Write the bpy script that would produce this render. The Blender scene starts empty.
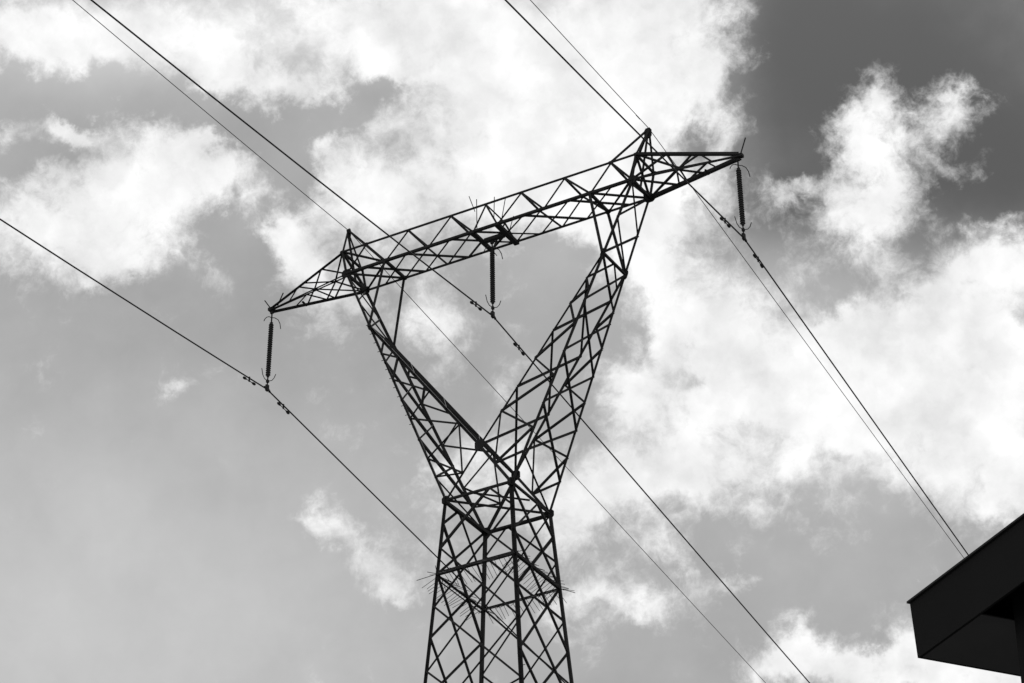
import bpy, bmesh, math, random
from mathutils import Vector, Matrix
C = bpy.context.scene.collection
R = math.radians
S = bpy.context.scene

# ------------------------------------------------------------------ camera
cam = bpy.data.cameras.new('camera'); co = bpy.data.objects.new('camera', cam); C.objects.link(co)
S.camera = co
cam.sensor_width = 36.0; cam.lens = 105.565; cam.clip_start = 0.1; cam.clip_end = 5000
YAW, PITCH, ROLL = -0.51409, 0.55152, -0.01307
fw = Vector((-0.41884957, 0.74166401, 0.52392704)); rt = Vector((0.86729777, 0.49766518, -0.01113333))
up = Vector((0.26899743, -0.44973756, 0.85169038))
co.matrix_world = Matrix(((rt.x, up.x, -fw.x, 34.5842), (rt.y, up.y, -fw.y, -60.3777), (rt.z, up.z, -fw.z, 1.6109), (0, 0, 0, 1)))
S.render.resolution_x = 1024; S.render.resolution_y = 683

# ------------------------------------------------------------------ light
SUN_EL, SUN_AZ = 52.0, -24.0            # azimuth clockwise from +Y; the sun stands high behind the tower
sun = bpy.data.lights.new('sun', 'SUN'); so = bpy.data.objects.new('sun', sun); C.objects.link(so)
sun.energy = 2.0; sun.angle = R(0.5); sun.color = (1, 1, 1)
sd = Vector((math.sin(R(SUN_AZ)) * math.cos(R(SUN_EL)), math.cos(R(SUN_AZ)) * math.cos(R(SUN_EL)), math.sin(R(SUN_EL))))
so.rotation_euler = sd.to_track_quat('Z', 'Y').to_euler()
S.view_settings.view_transform = 'Standard'; S.view_settings.look = 'None'
S.view_settings.exposure = 0; S.view_settings.gamma = 1; S.view_settings.use_curve_mapping = False

# ------------------------------------------------------------------ sky (world): clear air plus clouds placed by azimuth and elevation
CLOUDS = [
    (-9.44, 5.34, 0.98, 0.59, 6.0, 0.8), (9.92, 1.7, 0.95, 0.3, -7.0, -0.6), (-3.15, 5.86, 1.22, 0.51, 2.0, 0.3),
    (-4.82, 1.73, 0.39, 0.81, 12.0, -0.6), (-2.72, 0.37, 0.73, 0.42, 1.0, 0.5), (-6.63, 3.46, 0.47, 0.27, -15.0, 0.5),
    (-9.23, 3.11, 0.42, 0.19, 6.0, 0.35), (-6.82, -5.29, 4.08, 2.31, 3.0, -0.5), (-4.81, -1.98, 1.11, 1.11, 2.0, -0.25),
    (9.52, 4.93, 2.16, 0.89, -7.0, -0.4), (10.66, 3.09, 1.15, 1.15, -8.0, -0.3), (6.19, 4.5, 0.79, 1.59, -5.0, -0.6),
    (5.98, -4.79, 1.44, 0.63, -4.0, -0.3), (8.29, -6.95, 1.91, 0.52, -5.0, 0.8), (-8.37, 3.32, 0.77, 0.27, -19.0, 0.5),
    (-3.86, 1.71, 0.5, 0.31, 22.0, 0.5), (-3.6, 0.92, 0.57, 0.34, -28.0, 0.6), (5.88, -6.3, 0.53, 0.53, -4.0, 0.4),
    (9.7, 2.35, 0.38, 0.23, -7.0, 0.3), (-6.85, 0.91, 0.85, 0.34, 24.0, 0.3), (-8.52, 4.97, 2.36, 0.75, 5.0, 1.1),
    (-5.93, 4.89, 1.58, 0.69, -15.0, 0.9), (-4.01, 4.29, 1.19, 0.4, -7.0, 0.7), (-1.32, 5.33, 2.63, 1.42, 0.0, 1.1),
    (1.49, 4.55, 2.61, 2.21, -1.0, 1.2), (-0.32, 2.49, 2.74, 1.18, 9.0, 0.9), (3.51, 4.86, 1.41, 1.81, -3.0, 0.9),
    (2.62, 2.43, 1.76, 0.98, -2.0, 0.8), (-2.98, 3.22, 0.59, 0.69, 2.0, 0.6), (4.35, 3.68, 0.49, 1.38, 6.0, 0.4),
    (4.87, 5.63, 0.4, 0.8, -22.0, 0.3), (-6.55, 2.29, 1.83, 1.06, 19.0, 1.2), (-8.37, 2.15, 1.15, 0.67, 5.0, 0.7),
    (-8.96, 1.25, 0.85, 0.66, 5.0, 0.6), (-7.62, 1.08, 1.14, 0.57, 4.0, 0.8), (-5.52, 2.83, 0.88, 0.58, -7.0, 0.8),
    (-8.38, 3.38, 0.77, 0.23, -24.0, 0.5), (-3.61, 1.4, 0.69, 0.54, 31.0, 0.8), (-3.21, 0.65, 0.77, 0.57, 2.0, 0.5),
    (-2.67, 2.37, 0.88, 0.68, 1.0, 0.6), (2.21, 1.97, 1.36, 0.78, -2.0, 0.7), (3.05, 1.08, 0.87, 1.15, -22.0, 0.9),
    (3.86, -0.01, 1.14, 0.86, -33.0, 0.6), (5.05, 0.78, 1.15, 0.96, -4.0, 0.3), (-1.1, 0.2, 0.76, 0.57, -20.0, 0.6),
    (-0.72, -0.65, 0.95, 0.42, -45.0, 0.5), (7.87, 2.36, 0.96, 1.15, 14.0, 1.1), (9.24, 3.35, 0.85, 0.54, 3.0, 1.0),
    (6.64, 1.52, 0.77, 0.38, -5.0, 0.3), (7.38, 3.36, 0.68, 0.59, -5.0, 0.6), (6.18, 2.26, 0.62, 0.27, 15.0, 0.8),
    (7.04, 1.68, 0.86, 0.58, -5.0, 0.5), (7.87, 3.94, 0.27, 0.35, -25.0, 0.5), (9.76, 0.36, 1.31, 0.75, 8.0, 1.2),
    (8.35, -0.63, 1.86, 1.02, 4.0, 1.2), (6.94, -1.83, 2.77, 1.29, -5.0, 1.2), (9.07, -2.6, 1.63, 1.63, -6.0, 1.1),
    (5.15, -0.65, 1.51, 0.85, -14.0, 0.9), (4.23, -2.03, 1.49, 1.12, -3.0, 0.8), (2.76, -1.29, 0.66, 0.85, -2.0, 0.8),
    (2.8, -2.91, 1.29, 0.7, -2.0, 0.9), (4.72, -3.2, 1.28, 0.51, -3.0, 0.6), (1.85, -3.64, 0.73, 0.73, -2.0, 0.7),
    (9.49, -3.78, 0.89, 0.62, -6.0, 0.8), (6.89, -6.97, 1.4, 0.38, -4.0, 1.2), (8.94, -7.48, 1.38, 0.86, -5.0, 1.2),
    (5.32, -6.68, 0.88, 0.35, 7.0, 0.8), (5.71, -6.19, 0.18, 0.44, -4.0, 0.4), (4.43, -5.12, 0.54, 0.25, 7.0, 0.6),
    (3.37, -4.55, 0.62, 0.36, -2.0, 0.8), (2.79, -5.48, 0.61, 0.32, -13.0, 0.7), (1.54, -5.44, 0.72, 0.54, -1.0, 0.7),
    (0.21, -3.04, 1.11, 0.67, -1.0, 0.8), (-0.9, -3.0, 0.33, 0.18, 0.0, 0.5), (1.29, -4.01, 0.64, 0.91, -1.0, 0.6),
    (-3.06, -3.92, 0.62, 0.44, 1.0, 0.85), (-2.26, -4.41, 0.93, 0.41, -40.0, 0.6), (-1.62, -4.65, 0.58, 0.73, 0.0, 0.6),
    (-1.62, -5.13, 0.4, 0.32, 0.0, 0.5), (-5.77, -1.45, 0.37, 0.19, 23.0, 0.5), (0.23, -1.23, 0.19, 0.47, -21.0, 0.3),
    (-8.61, 3.83, 1.17, 0.39, 5.0, -0.8), (-7.69, 3.25, 0.87, 0.54, -5.0, 0.45), (-9.08, 2.56, 0.48, 0.23, 5.0, -0.3),
    (-7.28, 4.32, 0.79, 0.35, 14.0, -0.6), (-5.17, 3.7, 0.88, 0.27, -21.0, -0.8), (-4.26, 3.18, 0.73, 0.35, -37.0, -0.7),
    (-3.1, 3.88, 1.19, 0.32, 11.0, -1.0), (-2.01, 4.38, 0.6, 0.28, 1.0, -1.0), (-3.75, 2.63, 0.49, 0.59, 2.0, -0.7),
    (-7.96, 2.95, 0.77, 0.23, 5.0, -0.5), (-5.68, 3.96, 0.58, 0.23, -26.0, -0.6), (4.13, 3.22, 0.63, 0.47, -3.0, -0.8),
    (7.79, 3.13, 0.23, 0.23, -6.0, -0.3), (3.89, -1.4, 0.66, 0.22, 7.0, -0.5), (6.91, 0.17, 0.6, 0.49, -5.0, -0.6),
    (6.54, -0.24, 0.26, 0.26, -5.0, -0.5), (4.77, -2.38, 0.74, 0.22, -3.0, -0.4), (6.67, -2.85, 0.82, 0.26, -4.0, -0.3),
    (6.53, -2.27, 1.1, 0.55, -4.0, 0.35), (2.9, -0.34, 0.27, 0.66, -2.0, -0.4), (8.81, -3.33, 0.4, 0.29, -6.0, -0.35),
    (1.12, 1.18, 0.87, 0.62, -1.0, -0.7), (-0.11, 5.24, 0.32, 0.2, -0.0, -0.25), (1.94, -0.41, 0.47, 1.14, -22.0, -0.4),
]
VEIL = [
    (-7.74, -4.79, 5.33, 3.55, 4.0, 0.05), (5.62, 0.75, 1.14, 0.95, -4.0, 0.09), (19.76, 8.21, 9.81, 8.11, -14.0, -0.36),
    (-7.34, 5.16, 3.38, 0.89, 5.0, 0.2), (-2.11, 4.34, 0.9, 0.44, 1.0, -0.09), (-4.26, 3.18, 1.16, 0.77, -37.0, -0.04),
    (-6.93, -6.24, 6.67, 3.86, 3.0, 0.14), (7.87, 4.35, 3.55, 3.15, -6.0, -0.36), (10.52, 1.97, 2.08, 1.51, -7.0, -0.2),
    (5.7, 1.79, 1.16, 0.87, -4.0, -0.15), (4.23, 3.31, 0.79, 0.79, -3.0, -0.12), (6.14, 5.07, 1.2, 2.4, -5.0, -0.12),
    (-4.53, 0.32, 3.8, 1.71, 2.0, -0.04), (-4.16, 5.54, 4.44, 0.91, 2.0, 0.2), (1.49, 4.55, 2.61, 2.41, -1.0, 0.25),
    (7.3, -1.86, 3.69, 2.21, -5.0, 0.15),
]
W = bpy.data.worlds.new('World'); S.world = W; W.use_nodes = True
W.cycles.sampling_method = 'MANUAL'; W.cycles.sample_map_resolution = 128
N = W.node_tree.nodes; L = W.node_tree.links; N.clear()
def nd(t, **k):
    n = N.new(t)
    for a, b in k.items(): setattr(n, a, b)
    return n
def plug(sock, v):
    if isinstance(v, bpy.types.NodeSocket): L.new(v, sock)
    elif v is not None: sock.default_value = v
def m(op, a, b=None, c=None, clamp=False):
    n = nd('ShaderNodeMath', operation=op); n.use_clamp = clamp
    for i, v in enumerate((a, b, c)): plug(n.inputs[i], v)
    return n.outputs[0]
def vm(op, a, b=None, s=None):
    n = nd('ShaderNodeVectorMath', operation=op); plug(n.inputs[0], a); plug(n.inputs[1], b)
    if s is not None: plug(n.inputs['Scale'], s)
    return n.outputs['Value'] if op in ('DOT_PRODUCT', 'LENGTH') else n.outputs['Vector']
def noise(vec, scale, detail=6, rough=.55, lac=2.0, dist=0, color=False):
    n = nd('ShaderNodeTexNoise'); plug(n.inputs['Vector'], vec); n.inputs['Scale'].default_value = scale
    n.inputs['Detail'].default_value = detail; n.inputs['Roughness'].default_value = rough
    n.inputs['Lacunarity'].default_value = lac; n.inputs['Distortion'].default_value = dist
    return n.outputs['Color' if color else 0]
def smooth(x, a, b, lo=0., hi=1.):
    n = nd('ShaderNodeMapRange', interpolation_type='SMOOTHSTEP'); plug(n.inputs[0], x)
    for i, v in enumerate((a, b, lo, hi)): n.inputs[i + 1].default_value = v
    return n.outputs[0]
tc = nd('ShaderNodeTexCoord').outputs['Generated']
dirv = vm('NORMALIZE', tc)
sp = nd('ShaderNodeSeparateXYZ'); L.new(dirv, sp.inputs[0])
AZ0, EL0 = R(-30), 32.0
xr = m('SUBTRACT', m('MULTIPLY', sp.outputs[0], math.cos(AZ0)), m('MULTIPLY', sp.outputs[1], math.sin(AZ0)))
yr = m('ADD', m('MULTIPLY', sp.outputs[0], math.sin(AZ0)), m('MULTIPLY', sp.outputs[1], math.cos(AZ0)))
az = m('MULTIPLY', m('ARCTAN2', xr, yr), math.degrees(1) * math.cos(R(EL0)))
el = m('MULTIPLY_ADD', m('ARCSINE', sp.outputs[2]), math.degrees(1), -EL0)
cb = nd('ShaderNodeCombineXYZ'); L.new(az, cb.inputs[0]); L.new(el, cb.inputs[1])
pos = cb.outputs[0]                                   # degrees on the sky
dd = vm('SCALE', dirv, s=math.degrees(1))
w1 = vm('SUBTRACT', noise(dd, .75, 5, .6, color=True), (.5, .5, .5))
w2 = vm('SUBTRACT', noise(vm('ADD', dd, (7, 3, 1)), 3.2, 5, .65, color=True), (.5, .5, .5))
warp = vm('ADD', vm('SCALE', w1, s=1.25), vm('SCALE', w2, s=.55))
warp = vm('MULTIPLY', warp, (1, 1, 0))
posw = vm('ADD', pos, warp)
def blobs(vec, table, start):
    """sum of oval soft patches: each is exp(-q) with q a quadratic form of the sky position"""
    sx_ = nd('ShaderNodeSeparateXYZ'); L.new(vec, sx_.inputs[0]); x, y = sx_.outputs[0], sx_.outputs[1]
    c2 = nd('ShaderNodeCombineXYZ'); L.new(m('MULTIPLY', x, x), c2.inputs[0]); L.new(m('MULTIPLY', x, y), c2.inputs[1]); L.new(m('MULTIPLY', y, y), c2.inputs[2])
    c1 = nd('ShaderNodeCombineXYZ'); L.new(x, c1.inputs[0]); L.new(y, c1.inputs[1]); c1.inputs[2].default_value = 1.0
    acc = start
    for x0, y0, sx, sy, rot, a in table:
        c, s_ = math.cos(R(rot)), math.sin(R(rot)); i, j = 1 / sx ** 2, 1 / sy ** 2
        A, B, E = c * c * i + s_ * s_ * j, 2 * c * s_ * (i - j), s_ * s_ * i + c * c * j
        q = m('ADD', vm('DOT_PRODUCT', c2.outputs[0], (A, B, E)),
              vm('DOT_PRODUCT', c1.outputs[0], (-2 * A * x0 - B * y0, -B * x0 - 2 * E * y0, A * x0 * x0 + B * x0 * y0 + E * y0 * y0 - math.log(abs(a)))))
        acc = m('ADD' if a > 0 else 'SUBTRACT', acc, m('POWER', .367879, q))
    return acc
D = blobs(posw, CLOUDS, 0.0)
far = m('MULTIPLY', smooth(vm('LENGTH', pos), 11, 20), smooth(noise(dd, .05, 3), .42, .6))   # the rest of the sky: scattered clouds
D = m('SMOOTH_MIN', m('ADD', D, far), 1.38, .5)
f1 = noise(vm('ADD', dd, vm('SCALE', w1, s=.8)), 1.0, 10, .66)
D2 = m('MULTIPLY_ADD', m('SUBTRACT', f1, .51), 2.7, D)
cover = smooth(D2, .05, 1.2)
f2 = noise(vm('ADD', vm('ADD', dd, (11, 5, 9)), vm('SCALE', w2, s=.5)), 1.3, 6, .55)
f3 = noise(vm('ADD', dd, (3, 8, 2)), .55, 3, .5)
bright = m('MULTIPLY_ADD', m('SUBTRACT', f2, .5), .5, m('MULTIPLY_ADD', m('SUBTRACT', f3, .5), .8, .91))
veil = m('SMOOTH_MAX', m('MULTIPLY_ADD', m('SUBTRACT', f1, .5), .09, m('MULTIPLY_ADD', m('SUBTRACT', f3, .5), .14, blobs(pos, VEIL, .355))), 0.01, .12)
cl = m('MULTIPLY_ADD', m('SUBTRACT', bright, veil), cover, veil)      # cloud light, 0..1
sky = nd('ShaderNodeTexSky', sky_type='NISHITA'); sky.sun_disc = False
sky.sun_elevation = R(SUN_EL); sky.sun_rotation = R(SUN_AZ)
bw = nd('ShaderNodeRGBToBW'); L.new(sky.outputs[0], bw.inputs[0])
SKYGAIN, CLOUDLIGHT, STR = 0.145, 10.0, 0.10
tot = m('MULTIPLY_ADD', cl, CLOUDLIGHT, m('MULTIPLY', m('MULTIPLY', bw.outputs[0], SKYGAIN), m('SUBTRACT', 1.0, m('MINIMUM', cl, 1.0))))
cc = nd('ShaderNodeCombineColor')
for i in range(3): L.new(tot, cc.inputs[i])
bg = nd('ShaderNodeBackground'); L.new(cc.outputs[0], bg.inputs[0]); bg.inputs[1].default_value = STR
wo = nd('ShaderNodeOutputWorld'); L.new(bg.outputs[0], wo.inputs[0])

# ------------------------------------------------------------------ materials
def mat(name, base, rough=.8, metal=0., var=.25, scale=3., bump=0., spec=.3):
    mt = bpy.data.materials.new(name); mt.use_nodes = True
    n = mt.node_tree.nodes; l = mt.node_tree.links; b = n['Principled BSDF']
    t = n.new('ShaderNodeTexCoord'); x = n.new('ShaderNodeTexNoise'); x.inputs['Scale'].default_value = scale; x.inputs['Detail'].default_value = 8
    l.new(t.outputs['Object'], x.inputs['Vector'])
    rp = n.new('ShaderNodeValToRGB'); rp.color_ramp.elements[0].position = .3; rp.color_ramp.elements[1].position = .7
    a, c = base * (1 - var), base * (1 + var)
    rp.color_ramp.elements[0].color = (a, a, a, 1); rp.color_ramp.elements[1].color = (c, c, c, 1)
    l.new(x.outputs[0], rp.inputs[0]); l.new(rp.outputs[0], b.inputs['Base Color'])
    b.inputs['Roughness'].default_value = rough; b.inputs['Metallic'].default_value = metal
    b.inputs['Specular IOR Level'].default_value = spec
    if bump:
        bp = n.new('ShaderNodeBump'); bp.inputs['Strength'].default_value = bump; bp.inputs['Distance'].default_value = .01
        l.new(x.outputs[0], bp.inputs['Height']); l.new(bp.outputs[0], b.inputs['Normal'])
    return mt
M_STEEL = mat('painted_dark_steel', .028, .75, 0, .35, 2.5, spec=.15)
M_WIRE = mat('weathered_cable', .03, .7, 0, .2, 1., spec=.15)
M_GLASS = mat('insulator_glaze', .02, .35, 0, .2, 4., spec=.3)
M_CONC = mat('concrete', .3, .9, 0, .15, 4., .3)
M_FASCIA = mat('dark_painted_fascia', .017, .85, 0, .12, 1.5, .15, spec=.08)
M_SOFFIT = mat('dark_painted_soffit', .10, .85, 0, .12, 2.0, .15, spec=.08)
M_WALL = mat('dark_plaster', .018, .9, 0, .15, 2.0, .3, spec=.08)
M_PANE = mat('window_pane', .02, .08, 0, .1, 1., spec=.5)
M_GROUND = mat('dry_grass_ground', .11, .95, 0, .4, .35, .4, spec=.1)

# ------------------------------------------------------------------ mesh helpers
def frame(a, b, hint=None):
    d = (b - a).normalized()
    h = hint if hint is not None else Vector((0, 0, 1))
    if abs(d.dot(h)) > .97: h = Vector((0, 1, 0)) if abs(d.y) < .9 else Vector((1, 0, 0))
    x = h.cross(d).normalized(); return d, x, d.cross(x).normalized()
class MB:
    def __init__(s): s.v = []; s.f = []
    def hexa(s, p):
        i = len(s.v); s.v += [tuple(q) for q in p]
        for q in ((0, 3, 2, 1), (4, 5, 6, 7), (0, 1, 5, 4), (1, 2, 6, 5), (2, 3, 7, 6), (3, 0, 4, 7)): s.f.append(tuple(i + k for k in q))
    def box(s, lo, hi):
        x0, y0, z0 = lo; x1, y1, z1 = hi
        s.hexa([(x0, y0, z0), (x1, y0, z0), (x1, y1, z0), (x0, y1, z0), (x0, y0, z1), (x1, y0, z1), (x1, y1, z1), (x0, y1, z1)])
    def bar(s, a, b, w, h, hint=None, ox=0., oy=0.):
        a = Vector(a); b = Vector(b); d, x, y = frame(a, b, hint)
        p = []
        for e in (a, b):
            for i, j in ((-1, -1), (1, -1), (1, 1), (-1, 1)): p.append(e + x * (i * w / 2 + ox) + y * (j * h / 2 + oy))
        s.hexa(p)
    def angle(s, a, b, w, t=None, hint=None):
        """rolled steel angle (L section) with legs w, running from a to b"""
        a = Vector(a); b = Vector(b); t = t or max(.008, w * .11); d, x, y = frame(a, b, hint)
        prof = [(-w / 2, -w / 2), (w / 2, -w / 2), (w / 2, -w / 2 + t), (-w / 2 + t, -w / 2 + t), (-w / 2 + t, w / 2), (-w / 2, w / 2)]
        i = len(s.v)
        for e in (a, b):
            for q in prof: s.v.append(tuple(e + x * q[0] + y * q[1]))
        s.f.append(tuple(i + k for k in reversed(range(6)))); s.f.append(tuple(i + 6 + k for k in range(6)))
        for k in range(6): s.f.append((i + k, i + (k + 1) % 6, i + 6 + (k + 1) % 6, i + 6 + k))
    def tube(s, pts, r, n=8, r2=None):
        pts = [Vector(p) for p in pts]; i0 = len(s.v); m_ = len(pts); ref = None
        for k, p in enumerate(pts):
            d = (pts[min(k + 1, m_ - 1)] - pts[max(k - 1, 0)]).normalized()
            if ref is None: ref = d.orthogonal().normalized()
            ref = (ref - d * ref.dot(d)).normalized(); y = d.cross(ref)
            rr = r if r2 is None else r + (r2 - r) * k / (m_ - 1)
            if isinstance(r, (list, tuple)): rr = r[k]
            for j in range(n):
                an = 2 * math.pi * j / n; s.v.append(tuple(p + (ref * math.cos(an) + y * math.sin(an)) * rr))
        for k in range(m_ - 1):
            for j in range(n):
                a = i0 + k * n + j; b = i0 + k * n + (j + 1) % n; s.f.append((a, b, b + n, a + n))
        s.f.append(tuple(i0 + j for j in reversed(range(n)))); s.f.append(tuple(i0 + (m_ - 1) * n + j for j in range(n)))
    def plate(s, c, ax, ay, sx, sy, t):
        """polygonal gusset plate with cut corners, centre c, in plane ax/ay"""
        c = Vector(c); ax = Vector(ax).normalized(); n = ax.cross(Vector(ay)).normalized(); ay = n.cross(ax); k = .55
        P = [(-sx, -sy * k), (-sx * k, -sy), (sx * k, -sy), (sx, -sy * k), (sx, sy * k), (sx * k, sy), (-sx * k, sy), (-sx, sy * k)]
        i = len(s.v)
        for e in (-t / 2, t / 2):
            for q in P: s.v.append(tuple(c + ax * q[0] + ay * q[1] + n * e))
        s.f.append(tuple(i + k2 for k2 in reversed(range(8)))); s.f.append(tuple(i + 8 + k2 for k2 in range(8)))
        for k2 in range(8): s.f.append((i + k2, i + (k2 + 1) % 8, i + 8 + (k2 + 1) % 8, i + 8 + k2))
    def build(s, name, mt, parent=None, smooth=False):
        me = bpy.data.meshes.new(name); org = parent.matrix_world.translation if parent else Vector((0, 0, 0))
        o = bpy.data.objects.new(name, me); C.objects.link(o)
        if parent is not None:
            o.parent = parent; off = WORLD[parent]
        else: off = Vector((0, 0, 0))
        WORLD[o] = off.copy()
        me.from_pydata([tuple(Vector(v) - off) for v in s.v], [], s.f); me.materials.append(mt)
        if smooth:
            for p in me.polygons: p.use_smooth = True
        me.update(); return o
WORLD = {}
def tag(o, label=None, cat=None, group=None, kind=None):
    for k, v in (('label', label), ('category', cat), ('group', group), ('kind', kind)):
        if v: o[k] = v
    return o
def empty(name, loc, label=None, cat=None, group=None, parent=None):
    o = bpy.data.objects.new(name, None); C.objects.link(o); o.empty_display_size = .3
    off = WORLD[parent] if parent is not None else Vector((0, 0, 0))
    if parent is not None: o.parent = parent
    o.location = Vector(loc) - off; WORLD[o] = Vector(loc)
    return tag(o, label, cat, group)

# ------------------------------------------------------------------ ground
g = MB(); n = 24; ext = 2500.
for i in range(n + 1):
    for j in range(n + 1):
        s_ = lambda k: (abs(2 * k / n - 1) ** 2.2) * (1 if k > n / 2 else -1) * ext
        x, y = s_(i), s_(j); rr = math.hypot(x, y)
        g.v.append((x, y, 0 if rr < 120 else (math.sin(x * .004) + math.cos(y * .005)) * min(4., (rr - 120) * .01)))
for i in range(n):
    for j in range(n):
        a = i * (n + 1) + j; g.f.append((a, a + n + 1, a + n + 2, a + 1))
tag(g.build('ground', M_GROUND, smooth=True), kind='structure')

# ------------------------------------------------------------------ house: flat roof corner at the lower right
hc = Vector((30.016, -48.524, 0)); U = Vector((math.sin(R(123.97)), math.cos(R(123.97)), 0)); Vv = Vector((math.sin(R(37.4)), math.cos(R(37.4)), 0))
house = empty('house', hc + U * 4.5 + Vv * 3.5, 'dark flat roofed building whose overhanging roof corner juts in at lower right', 'building')
def hb(mb, u0, u1, v0, v1, z0, z1, lean=0.):
    p = []
    for z in (z0, z1):
        for (a, b) in ((u0, v0), (u1, v0), (u1, v1), (u0, v1)): p.append(hc + U * (a - (lean * .5 if z > z0 else 0)) + Vv * (b - (lean if z > z0 else 0)) + Vector((0, 0, z)))
    mb.hexa(p)
LU, LV = 9.0, 7.0
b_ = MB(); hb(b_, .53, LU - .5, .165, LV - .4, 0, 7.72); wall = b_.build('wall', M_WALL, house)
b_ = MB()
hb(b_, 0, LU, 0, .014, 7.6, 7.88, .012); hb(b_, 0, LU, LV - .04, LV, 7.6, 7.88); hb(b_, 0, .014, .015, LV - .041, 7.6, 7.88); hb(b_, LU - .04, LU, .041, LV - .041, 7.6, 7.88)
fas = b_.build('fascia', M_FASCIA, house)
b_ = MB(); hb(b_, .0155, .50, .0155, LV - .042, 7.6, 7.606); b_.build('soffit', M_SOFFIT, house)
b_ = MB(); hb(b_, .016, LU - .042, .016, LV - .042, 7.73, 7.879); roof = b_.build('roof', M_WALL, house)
b_ = MB()
hb(b_, -.014, LU + .018, -.024, .10, 7.882, 7.892); hb(b_, -.018, LU + .018, LV - .1, LV + .018, 7.882, 7.892)
hb(b_, -.018, .10, .101, LV - .101, 7.882, 7.892); hb(b_, LU - .1, LU + .018, .101, LV - .101, 7.882, 7.892)
b_.build('edge_flashing', M_STEEL, house)
for a, z in ((2.0, 4.9), (5.6, 4.9), (2.0, 1.6), (5.6, 1.6)):
    b_ = MB()
    for q in ((a, a + 1.3, z, z + .07), (a, a + 1.3, z + 1.23, z + 1.3), (a, a + .07, z + .071, z + 1.229), (a + 1.23, a + 1.3, z + .071, z + 1.229)):
        hb(b_, q[0], q[1], .11, .163, q[2], q[3])
    w_ = b_.build('window', M_STEEL, house)
    b_ = MB(); hb(b_, a + .071, a + 1.229, .145, .16, z + .071, z + 1.229); b_.build('pane', M_PANE, w_)
b_ = MB(); hb(b_, .50, .54, 3.0, 3.9, .02, 2.1); d_ = b_.build('door', M_FASCIA, house)
b_ = MB(); b_.tube([hc + U * .47 + Vv * 3.1 + Vector((0, 0, 1.0)), hc + U * .47 + Vv * 3.1 + Vector((0, 0, 1.12))], .012); b_.build('handle', M_STEEL, d_)

# ------------------------------------------------------------------ transmission tower
ZW = 39.3                                               # waist height
WX, WY = .991, 1.033
TW = empty('transmission_tower', (0, 0, 0), 'tall dark steel lattice power pylon with forked arms and a wide crossbeam', 'pylon')
def vz(x, y, z): return Vector((x, y, z + ZW))
def half(z): return WX + .0738 * -z, WY + .0649 * -z    # body half widths below the waist (z negative)
def leg(k, z):
    hx, hy = half(z); sx, sy = ((-1, -1), (1, -1), (1, 1), (-1, 1))[k]
    return vz(sx * hx, sy * hy, z)
rnd = random.Random(3)
def member(name, a, b, w, parent, mt=None, hint=None):
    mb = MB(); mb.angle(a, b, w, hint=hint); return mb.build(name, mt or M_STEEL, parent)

body = empty('tower_body', (0, 0, ZW - 20), parent=TW)
for k in range(4):
    mb = MB(); sx, sy = ((-1, -1), (1, -1), (1, 1), (-1, 1))[k]
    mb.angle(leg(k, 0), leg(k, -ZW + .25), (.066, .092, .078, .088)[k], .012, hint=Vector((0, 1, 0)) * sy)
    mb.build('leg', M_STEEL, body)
A_ = [-1.42, -3.12, -4.97, -6.75]                      # node heights of one family of braces
B_ = [-.70, -2.18, -4.02, -5.82, -7.7]                 # and of the other
def brace(a, b, w=.054, parent=body, name='brace', hint=None): return member(name, a, b, w, parent, hint=hint)
for k in range(4):
    a, b = k, (k + 1) % 4                               # each face: leg a carries family A, leg b family B
    h1 = leg(a, 0); h2 = leg(b, 0)
    brace(h1, leg(b, B_[1])); top = h1.lerp(h2, .67)
    brace(leg(a, A_[0]), top, .06); brace(top, leg(b, B_[0]), .06)
    brace(leg(b, B_[0]), leg(a, A_[1]), .066)
    for i in range(3):
        brace(leg(a, A_[i]), leg(b, B_[i + 2])); brace(leg(b, B_[i + 1]), leg(a, A_[i + 2] if i < 2 else A_[3]))
    member('waist_beam', h1, h2, .125 if k in (2, 3) else .06, body)
    # panels below the picture, down to the footings
low = MB(); za = A_[-1]; zb = B_[-1]; z = -7.2; hgt = 1.9
while z > -ZW + 3:
    z2 = max(z - hgt, -ZW + .6)
    for k in range(4):
        b = (k + 1) % 4
        low.angle(leg(k, z), leg(b, z2), .08); low.angle(leg(b, z), leg(k, z2), .08)
    hgt *= 1.18; z = z2
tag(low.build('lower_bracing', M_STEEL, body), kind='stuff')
member('waist_diagonal', leg(0, 0), leg(2, 0), .05, body)
member('waist_diagonal', vz(-.2, -WY, 0), vz(.9, .1, 0), .04, body)
for k in range(4):
    mb = MB(); p = leg(k, -ZW)
    mb.hexa([(p.x + i * (.55 if zz < .3 else .35), p.y + j * (.55 if zz < .3 else .35), zz) for zz in (0.004, .38) for i, j in ((-1, -1), (1, -1), (1, 1), (-1, 1))])
    mb.build('footing', M_CONC, TW)
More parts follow.
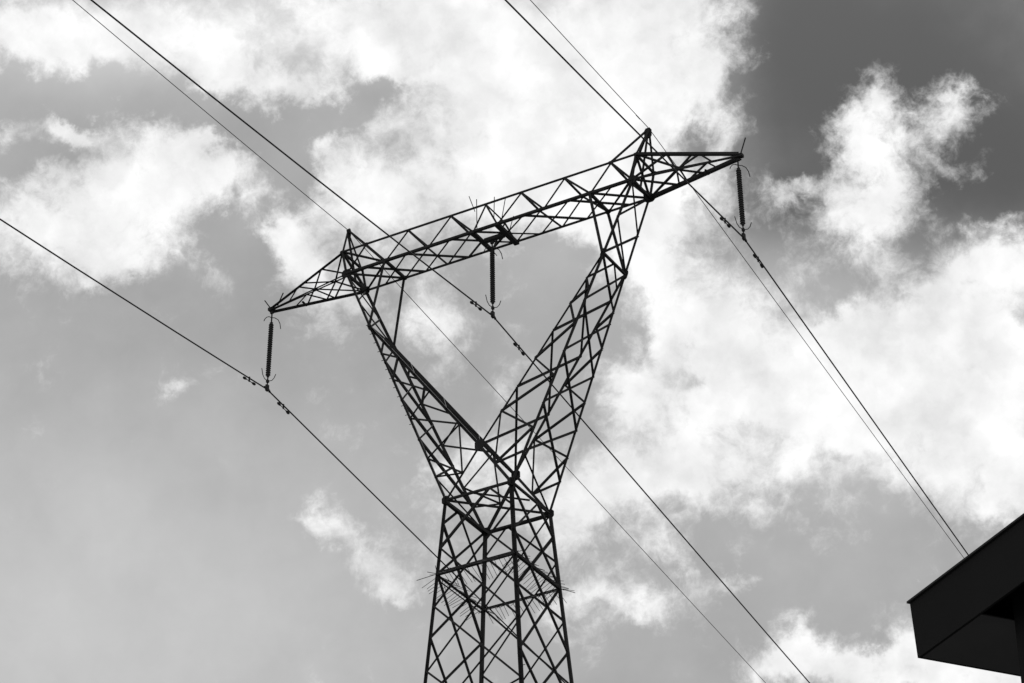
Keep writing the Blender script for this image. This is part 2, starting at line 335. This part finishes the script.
# anti climbing guard: four horizontal rails with slanting rods
ZG = -2.18
for k in range(4):
    a, b = leg(k, ZG), leg((k + 1) % 4, ZG); d = (b - a).normalized(); out = d.cross(Vector((0, 0, 1))).normalized()
    mb = MB(); mb.angle(a, b, .085); 
    if k == 3: mb.angle(a + Vector((0, 0, -.10)) + out * .05, b + Vector((0, 0, -.10)) + out * .05, .04)
    rail = mb.build('guard_rail', M_STEEL, TW)
    sp_ = MB(); n_ = 17
    for i in range(n_):
        p = a.lerp(b, (i + .5) / n_) + Vector((0, 0, -.03)); j = rnd.uniform(-.06, .06)
        for s_, dn in ((1, -.20), (-1, -.26)):
            q = p + out * s_ * rnd.uniform(.34, .50) * (1.15 if k == 3 and s_ > 0 else 1) + d * (j + rnd.uniform(-.03, .03)) + Vector((0, 0, dn + rnd.uniform(-.04, .03)))
            sp_.tube([p, q], .007, 5)
    for q in ((.42, .05), (.38, -.15), (.3, .2)):
        c_ = (a - Vector((0, 0, a.z))).normalized(); sp_.tube([a, a + c_ * (.34 if k in (0, 3) else .2) + d * (q[1] * 1.6) + Vector((0, 0, q[1] * .8 - .05))], .009, 5)
    sp_.build('spikes', M_STEEL, rail)

def gusset(parent, *a):
    g_ = MB(); g_.plate(*a); return g_.build('gusset_plate', M_STEEL, parent)
# fork arms
XO, XOT, XI, XA, YB, ZB, ZT = 4.573, 4.72, 3.277, 3.9425, .5255, 8.544, 9.323
HC, TK = 1.4165, .7506
def fork(s):
    an = empty('fork_arm', vz(s * 2.3, 0, 4), parent=TW)
    o0 = {}; 
    base = {n: vz(s * WX, n * WY, 0) for n in (-1, 1)}; bot = {n: vz(s * XO, n * YB, ZB) for n in (-1, 1)}
    cr = {n: vz(0, n * (WY + (YB - WY) * HC / ZB), HC) for n in (-1, 1)}
    kn = {n: base[n].lerp(bot[n], TK) for n in (-1, 1)}
    inb = {n: vz(s * XI, n * YB, ZB) for n in (-1, 1)}
    O = lambda n, t: base[n].lerp(kn[n], t)
    I = lambda n, t: cr[n].lerp(kn[n], t)
    Up = lambda n, t: kn[n].lerp(bot[n], t)
    i1, i2, i3, i4, i5, i6 = .175, .30, .447, .59, .733, .868
    o1, o2, o3, o4, o5, o6, o7 = .13, .232, .342, .459, .567, .685, .79
    for n in (-1, 1):
        member('chord', base[n], bot[n], .09 if n * s < 0 else .075, an, hint=Vector((0, n, 0)))
        member('chord', cr[n], kn[n], (.06 if n < 0 else .085) if s > 0 else .085, an, hint=Vector((0, n, 0)))
        member('chord', kn[n], inb[n], .085, an)
        member('crotch_strut', cr[n], base[n], {(-1, -1): .06, (1, -1): .085, (-1, 1): .12, (1, 1): .075}[(s, n)], an)
        Mn = cr[n].lerp(base[n], .5)
        e = lambda a, b, w=.055: member('brace', a, b, w, an)
        e(Mn, I(n, i1), .05); e(Mn, O(n, o1), .05); e(Mn, O(n, o2)); e(I(n, i1), O(n, o2)); e(I(n, i1), O(n, o4)); e(I(n, i3), O(n, o4))
        e(I(n, i3), O(n, o6)); e(I(n, i5), O(n, o6)); e(I(n, i5), O(n, .84)); e(I(n, i6), O(n, .84), .045)
    e(cr[-1], I(1, i2), .065); e(I(-1, i2), cr[1], .065); e(I(-1, i2), I(1, i4), .065); e(I(-1, i4), I(1, i2), .06); e(I(-1, i4), I(1, i6), .065)
    e(I(-1, i6), I(1, i4), .06); e(kn[-1], I(1, i6), .065); km = kn[-1].lerp(kn[1], .5); e(I(-1, i6), km, .05); e(km, I(1, .92), .045)
    e(kn[-1], kn[1], .065)
    e(O(-1, o1), O(1, o3), .065); e(O(-1, o3), O(1, o1), .065); e(O(-1, o3), O(1, o5), .06); e(O(-1, o5), O(1, o3), .065)
    e(O(-1, o5), O(1, o7), .06); e(O(-1, o7), O(1, o5), .06); e(O(-1, o7), kn[1], .06)
    e(base[1], O(-1, o1), .05)
    e(kn[-1], Up(1, .5), .065); e(Up(1, .5), bot[-1], .045); e(kn[1], Up(-1, .5), .05); e(Up(-1, .5), bot[1], .055)
    for n in (-1, 1): gusset(an, kn[n], kn[n] - base[n], (1, 0, 0), .13, .06, .02)
    return cr, base
cr, base = fork(-1); fork(1)
for n in (-1, 1): gusset(body, cr[n] + Vector((0, n * .02, 0)), (1, 0, 0), (0, 0, 1), .13, .15, .03)
for k in range(4):
    p = leg(k, 0); gusset(body, p, (1, 0, 0), (0, 0, 1), .11, .12, .03); gusset(body, p, (0, 1, 0), (0, 0, 1), .10, .11, .03)

# crossbeam between the fork arms and the two tapering crossarms
beam = empty('crossbeam', vz(0, 0, ZB), parent=TW)
def T(x, n): return vz(x, n * YB, ZT)
def Bt(x, n): return vz(x, n * YB, ZB)
TX = [-XOT, -XA, -2.53, -1.13, 0, 1.13, 2.50, XA, XOT]
BX = [-XO, -XI, -1.87, -.42, .36, 1.82, XI, XO]
for n in (-1, 1):
    member('chord', T(-XOT, n), T(XOT, n), .045, beam, hint=Vector((0, 0, 1)))
    member('chord', Bt(-XO, n), Bt(XO, n), .07 if n < 0 else .048, beam, hint=Vector((0, 0, 1)))
    e = lambda a, b, w=.06: member('brace', a, b, w, beam)
    seq = [(0, 0), (1, 0), (1, 1), (2, 1), (2, 2), (3, 2), (3, 3), (4, 3), (4, 4), (5, 4), (5, 5), (6, 5), (6, 6), (7, 6), (7, 7), (8, 7)]
    for t, b in seq: e(T(TX[t], n), Bt(BX[b], n), .06 if (t in (1, 7)) else .054)
for x in TX[1:-1]: member('cross_member', T(x, -1), T(x, 1), .05 if x else .03, beam)
for x in (BX[0], BX[1], BX[6], BX[7]): member('cross_member', Bt(x, -1), Bt(x, 1), .075, beam)
mids = [-XA, -2.6, -1.17, 1.17, 2.6, XA]
for a, b in ((0, 1), (1, 2), (3, 4), (4, 5)):
    member('brace', Bt(mids[a], -1), Bt(mids[b], 1), .05, beam); member('brace', Bt(mids[b], -1), Bt(mids[a], 1), .045, beam)
for x, q in ((-1.17, -.42), (1.17, .36)):
    member('brace', Bt(x, -1), Bt(q, 0), .045, beam); member('brace', Bt(x, 1), Bt(q, 0), .045, beam)
for s in (-1, 1):
    for z_, x1, x2 in ((0, XO, XI), (0, XI, XO)): member('brace', vz(s * x1, -YB, ZB), vz(s * x2, YB, ZB), .05, beam)
    member('brace', T(s * XOT, -1), Bt(s * XO, 1), .06, beam); member('brace', T(s * XOT, 1), Bt(s * XO, -1), .06, beam)
    member('brace', T(s * XOT, -1), T(s * XA, 1), .05, beam); member('cross_member', T(s * XOT, -1), T(s * XOT, 1), .06, beam)
# hanger frame for the middle string
mb = MB()
for x in (-.42, .36):
    mb.bar(Bt(x, -1) + Vector((0, -.06, -.03)), Bt(x, 1) + Vector((0, .06, -.03)), .15 if x > 0 else .11, .09)
mb.bar(Bt(-.42, 0) + Vector((.08, 0, -.04)), Bt(.36, 0) + Vector((-.08, 0, -.04)), .12, .11)
mb.angle(Bt(-.42, -1), Bt(.36, 0), .045); mb.angle(Bt(-.42, 1), Bt(.36, 0), .05); mb.angle(Bt(.36, 1), Bt(-.42, 0), .05)
hang = mb.build('hanger_frame', M_STEEL, beam)
for s in (-1, 1):
    for n in (-1, 1):
        gusset(beam, Bt(s * XO, n), (1, 0, 0), (0, 0, 1), .15 if n * s > 0 else .11, .13, .025)
        gusset(beam, Bt(s * XI, n), (1, 0, 0), (0, 0, 1), .08, .07, .02)
        gusset(beam, T(s * XA, n), (1, 0, 0), (0, 0, 1), .08, .05, .02)
        gusset(beam, T(s * XOT, n), (1, 0, 0), (0, 0, 1), .08, .05, .02)
    gusset(beam, vz(s * (XO - .02), .35, ZB - .02), (0, 1, 0), (0, 0, 1), .16, .14, .03)

XP, ZP = 4.893, 10.433
for s, XT in ((-1, 7.46), (1, 7.56)):
    arm = empty('crossarm', vz(s * 6, 0, ZB), parent=TW); tip = vz(s * XT, 0, ZB)
    at = lambda st, t: st.lerp(tip, t)
    st = {('t', n): T(s * XOT, n) for n in (-1, 1)}; st.update({('b', n): Bt(s * XO, n) for n in (-1, 1)})
    ends = {('t', -1): Vector((0, -.05, .05)), ('t', 1): Vector((0, .05, .05)), ('b', -1): Vector((0, -.05, -.01)), ('b', 1): Vector((0, .05, -.01))}
    Q = lambda key, t: st[key].lerp(tip + ends[key], t)
    for key in st: member('chord', st[key], tip + ends[key], {('b', 1): .10, ('b', -1): .045, ('t', 1): .045, ('t', -1): .085}[key], arm)
    e = lambda a, b, w=.05: member('brace', a, b, w, arm)
    for n in (-1, 1):
        e(Q(('b', n), 0), Q(('t', n), .3)); e(Q(('t', n), .3), Q(('b', n), .42)); e(Q(('b', n), .42), Q(('t', n), .62), .045); e(Q(('t', n), .62), Q(('b', n), .75), .04)
    e(Q(('b', -1), 0), Q(('b', 1), .33)); e(Q(('b', 1), .33), Q(('b', -1), .42)); e(Q(('b', -1), .42), Q(('b', 1), .62), .045); e(Q(('b', 1), 0), Q(('b', -1), .42), .045)
    e(Q(('t', -1), 0), Q(('t', 1), .3)); e(Q(('t', 1), .3), Q(('t', -1), .55), .045)
    mb = MB(); mb.box((tip.x - .09, -.07, tip.z - .03), (tip.x + .09, .07, tip.z + .06))
    mb.bar(tip + Vector((-s * 1.05, .02, -.05)), tip + Vector((-s * 1.05, .24, -.07)), .05, .04)
    mb.build('end_plate', M_STEEL, arm)
    for p, q in ((((.02, 0, .05), (.22, -.05, .50)),) if s > 0 else (((-.03, 0, .05), (-.22, -.05, .36)), ((.2, 0, .08), (.42, -.05, .42)))):
        mb = MB(); mb.tube([tip + Vector(p), tip + Vector(q)], .018, 6); mb.build('bird_rod', M_STEEL, arm)
    pk = vz(s * XP, 0, ZP); pn = empty('earth_wire_peak', vz(s * XO, 0, ZT), parent=TW)
    for n in (-1, 1):
        member('peak_leg', T(s * XOT, n), pk, .06, pn); member('peak_leg', T(s * XA, n), pk, .05, pn)
    member('peak_leg', Bt(s * XO, 0), pk, .07, pn)
    gusset(pn, pk + Vector((-s * .04, 0, -.14)), (1, 0, 0), (0, 0, 1), .11 if s > 0 else .06, .17, .03)
for p, q in (((-.30, -.5, .0), (-.22, -.65, .95)), ((-.42, -.4, .75), (-.55, -.5, 1.25)), ((-.1, .1, .7), (-.05, .05, 1.38)), ((.40, -.4, .02), (.62, -.5, .8)), ((.36, .1, .0), (.50, .15, .60)), ((-.42, .5, 0), (-.3, .6, -.2))):
    mb = MB(); mb.tube([vz(p[0], p[1], ZB + p[2]), vz(q[0], q[1], ZB + q[2])], .012, 5); mb.build('bird_rod', M_STEEL, beam)
# step bolts up one body leg and one fork chord
for i in range(40):
    z = -5.2 - i * .3; p = leg(1, z); s_ = 1 if i % 2 else -1
    mb = MB(); mb.tube([p, p + (Vector((.13, 0, 0)) if s_ > 0 else Vector((0, -.13, 0)))], .010, 5); mb.build('step_bolt', M_STEEL, TW)
for i in range(24):
    p = vz(-WX, -WY, 0).lerp(vz(-XO, -YB, ZB), .30 + i * .02); mb = MB(); mb.tube([p, p + Vector((-.09 if i % 2 else 0, -.09 * (1 - i % 2), 0))], .010, 5); mb.build('step_bolt', M_STEEL, TW)

# ------------------------------------------------------------------ insulator strings
IL = 2.614
def string_(x, ztop, zcl, label, hook=.38, lean=0.):
    r_ = empty('insulator_string', vz(x, 0, zcl), label, 'insulator', 'insulator strings hanging from the pylon')
    top = vz(x, 0, ztop); bot = vz(x, 0, zcl)
    sh = Matrix.Identity(4); sh[0][2] = lean; sh[0][3] = -lean * bot.z       # the string hangs slightly out of plumb
    def lean_(q): q.v = [tuple(sh @ Vector(v)) for v in q.v]; return q
    mb = MB(); n_ = 12
    mb.tube([top, top + Vector((0, 0, -hook))], .022, 6); mb.box((x - .05, -.03, top.z - .10), (x + .05, .03, top.z + .02)); mb.box((x - .04, -.025, top.z - hook - .02), (x + .04, .025, top.z - hook + .05))
    mb.tube([bot + Vector((0, 0, .55)), bot], .02, 6)
    mb.box((x - .035, -.035, bot.z + .22), (x + .035, .035, bot.z + .30)); mb.box((x - .03, -.03, bot.z + .40), (x + .03, .03, bot.z + .46))
    lean_(mb).build('hanger_link', M_STEEL, r_)
    z1 = top.z - hook; z0 = bot.z + .44; nd_ = 24; pts = []; rad = []
    st = (z1 - z0) / nd_
    for i in range(nd_):
        z = z1 - i * st
        for f_, rr in ((0, .04), (.22, .044), (.45, .070), (.62, .074), (.72, .044), (.99, .04)): pts.append((x, 0, z - f_ * st)); rad.append(rr)
    mb = MB(); mb.tube(pts, rad, 16); lean_(mb).build('insulator_discs', M_GLASS, r_, smooth=False)
    def horn(p, dx, dy, pts_):
        mb = MB(); mb.tube([p + Vector((dx * a, dy * a, b)) for a, b in pts_], .012, 6); lean_(mb).build('arcing_horn', M_STEEL, r_)
    p1 = top + Vector((0, 0, -.24)); p0 = bot + Vector((0, 0, .42))
    horn(p1, 1, .3, [(0, 0), (.09, -.02), (.19, -.10), (.25, -.24), (.28, -.42)])
    horn(p1, -1, -.3, [(0, 0), (.08, .05), (.15, .04), (.20, -.02), (.22, -.08)])
    horn(p0, -1, -.3, [(0, -.14), (.09, -.06), (.15, .08), (.19, .30)])
    horn(p0, 1, .3, [(0, -.16), (.12, -.15), (.18, -.08), (.22, .04)])
    d = Vector((-.08, .997, 0)); mb = MB()
    mb.tube([bot - d * .16 + Vector((0, 0, -.01)), bot - d * .08 + Vector((0, 0, .03)), bot + d * .08 + Vector((0, 0, .03)), bot + d * .16 + Vector((0, 0, -.01))], .034, 8)
    mb.box((x - .035, -.05, bot.z - .05), (x + .035, .05, bot.z + .14))
    lean_(mb).build('suspension_clamp', M_STEEL, r_)
TIPX = 7.5
ZTIP = ZB - .0
string_(-7.52, ZTIP - .03, ZTIP - IL - .03, 'ribbed insulator string hanging from the lower left tip of the crossarm', .45, .03)
string_(-.105, ZB - .1, 8.544 + .038 - IL, 'ribbed insulator string hanging below the middle of the crossbeam', .40)
string_(7.53, ZTIP - .03, ZTIP - IL, 'ribbed insulator string hanging from the upper right tip of the crossarm', .38, -.015)

# ------------------------------------------------------------------ wires
A1, A2 = -.0801, -.0781
d1 = Vector((math.sin(A1), math.cos(A1), 0)); d2 = -Vector((math.sin(A2), math.cos(A2), 0))
def wpt(p, side, d, s1, k1, s2, k2):
    return p + d1 * d + Vector((0, 0, -s1 * d + k1 * d * d)) if side > 0 else p + d2 * d + Vector((0, 0, -s2 * d + k2 * d * d))
CO = (0.030531, 0.000101, 0.171013, 0.000537)
EA = (0.013054, 4e-05, 0.129573, 0.000404)
def wire(name, p, prm, r, label, cat, grp):
    ds = [0, .2, .5, 1, 2, 3.5, 5] + [5 + 5 * i for i in range(1, 60)]
    near = [wpt(p, -1, d, *prm) for d in ds[1:]]; away = [wpt(p, 1, d, *prm) for d in ds]
    mb = MB(); mb.tube(list(reversed(near)) + away, r, 8)
    o = mb.build(name, M_WIRE, smooth=True); tag(o, label, cat, grp); return o
gC = 'power conductors strung through the pylon'
clamps = [vz(-7.52, 0, ZTIP - IL - .03), vz(-.105, 0, 8.582 - IL), vz(7.53, 0, ZTIP - IL)]
for p, lb in zip(clamps, ('thick conductor cable through the lowest, leftmost insulator clamp', 'thick conductor cable held below the middle of the crossbeam, crossing behind the right fork', 'thick conductor cable held by the right tip insulator, ending at the dark roof edge')):
    wire('conductor_cable', p, CO, .021, lb, 'cable', gC)
for s, lb in ((-1, 'thin earth wire over the left peak of the pylon'), (1, 'thin earth wire over the right peak of the pylon, beside the thicker cable')):
    wire('earth_wire', vz(s * XP, 0, ZP), EA, .0105, lb, 'cable', 'thin earth wires over the pylon peaks')
def damper(p, side, d, prm, label, sc=1., drop=.09):
    c = wpt(p, side, d, *prm); q = wpt(p, side, d + .3, *prm); dr = (q - c).normalized()
    r_ = empty('vibration_damper', c, label, 'damper', 'vibration dampers clamped to the cables')
    lo = c + Vector((0, 0, -drop * sc))
    mb = MB(); mb.tube([c + Vector((0, 0, .04 * sc)), lo + Vector((0, 0, -.02))], .026 * sc, 8); mb.build('clamp', M_STEEL, r_)
    mb = MB(); mb.tube([lo - dr * .26 * sc, lo + dr * .26 * sc], .012, 6); mb.build('messenger_wire', M_STEEL, r_)
    for s in (-1, 1):
        a = lo + dr * s * .17 * sc; b = lo + dr * s * .33 * sc
        mb = MB(); mb.tube([a, a.lerp(b, .3), a.lerp(b, .8), b], [.022 * sc, .037 * sc, .040 * sc, .026 * sc], 8); mb.build('weight', M_STEEL, r_, smooth=False)
nm = ('left cable', 'middle cable', 'right cable')
for i, p in enumerate(clamps):
    damper(p, -1, [1.0, 1.06, 1.36][i], CO, 'small dumbbell damper on the %s, to the upper left of its clamp' % nm[i])
    damper(p, 1, [0.96, 1.68, 1.02][i], CO, 'small dumbbell damper on the %s, to the lower right of its clamp' % nm[i])
damper(vz(XP, 0, ZP), -1, 0.77, EA, 'tiny damper on the thin wire just above the right peak of the pylon', .4, .03)
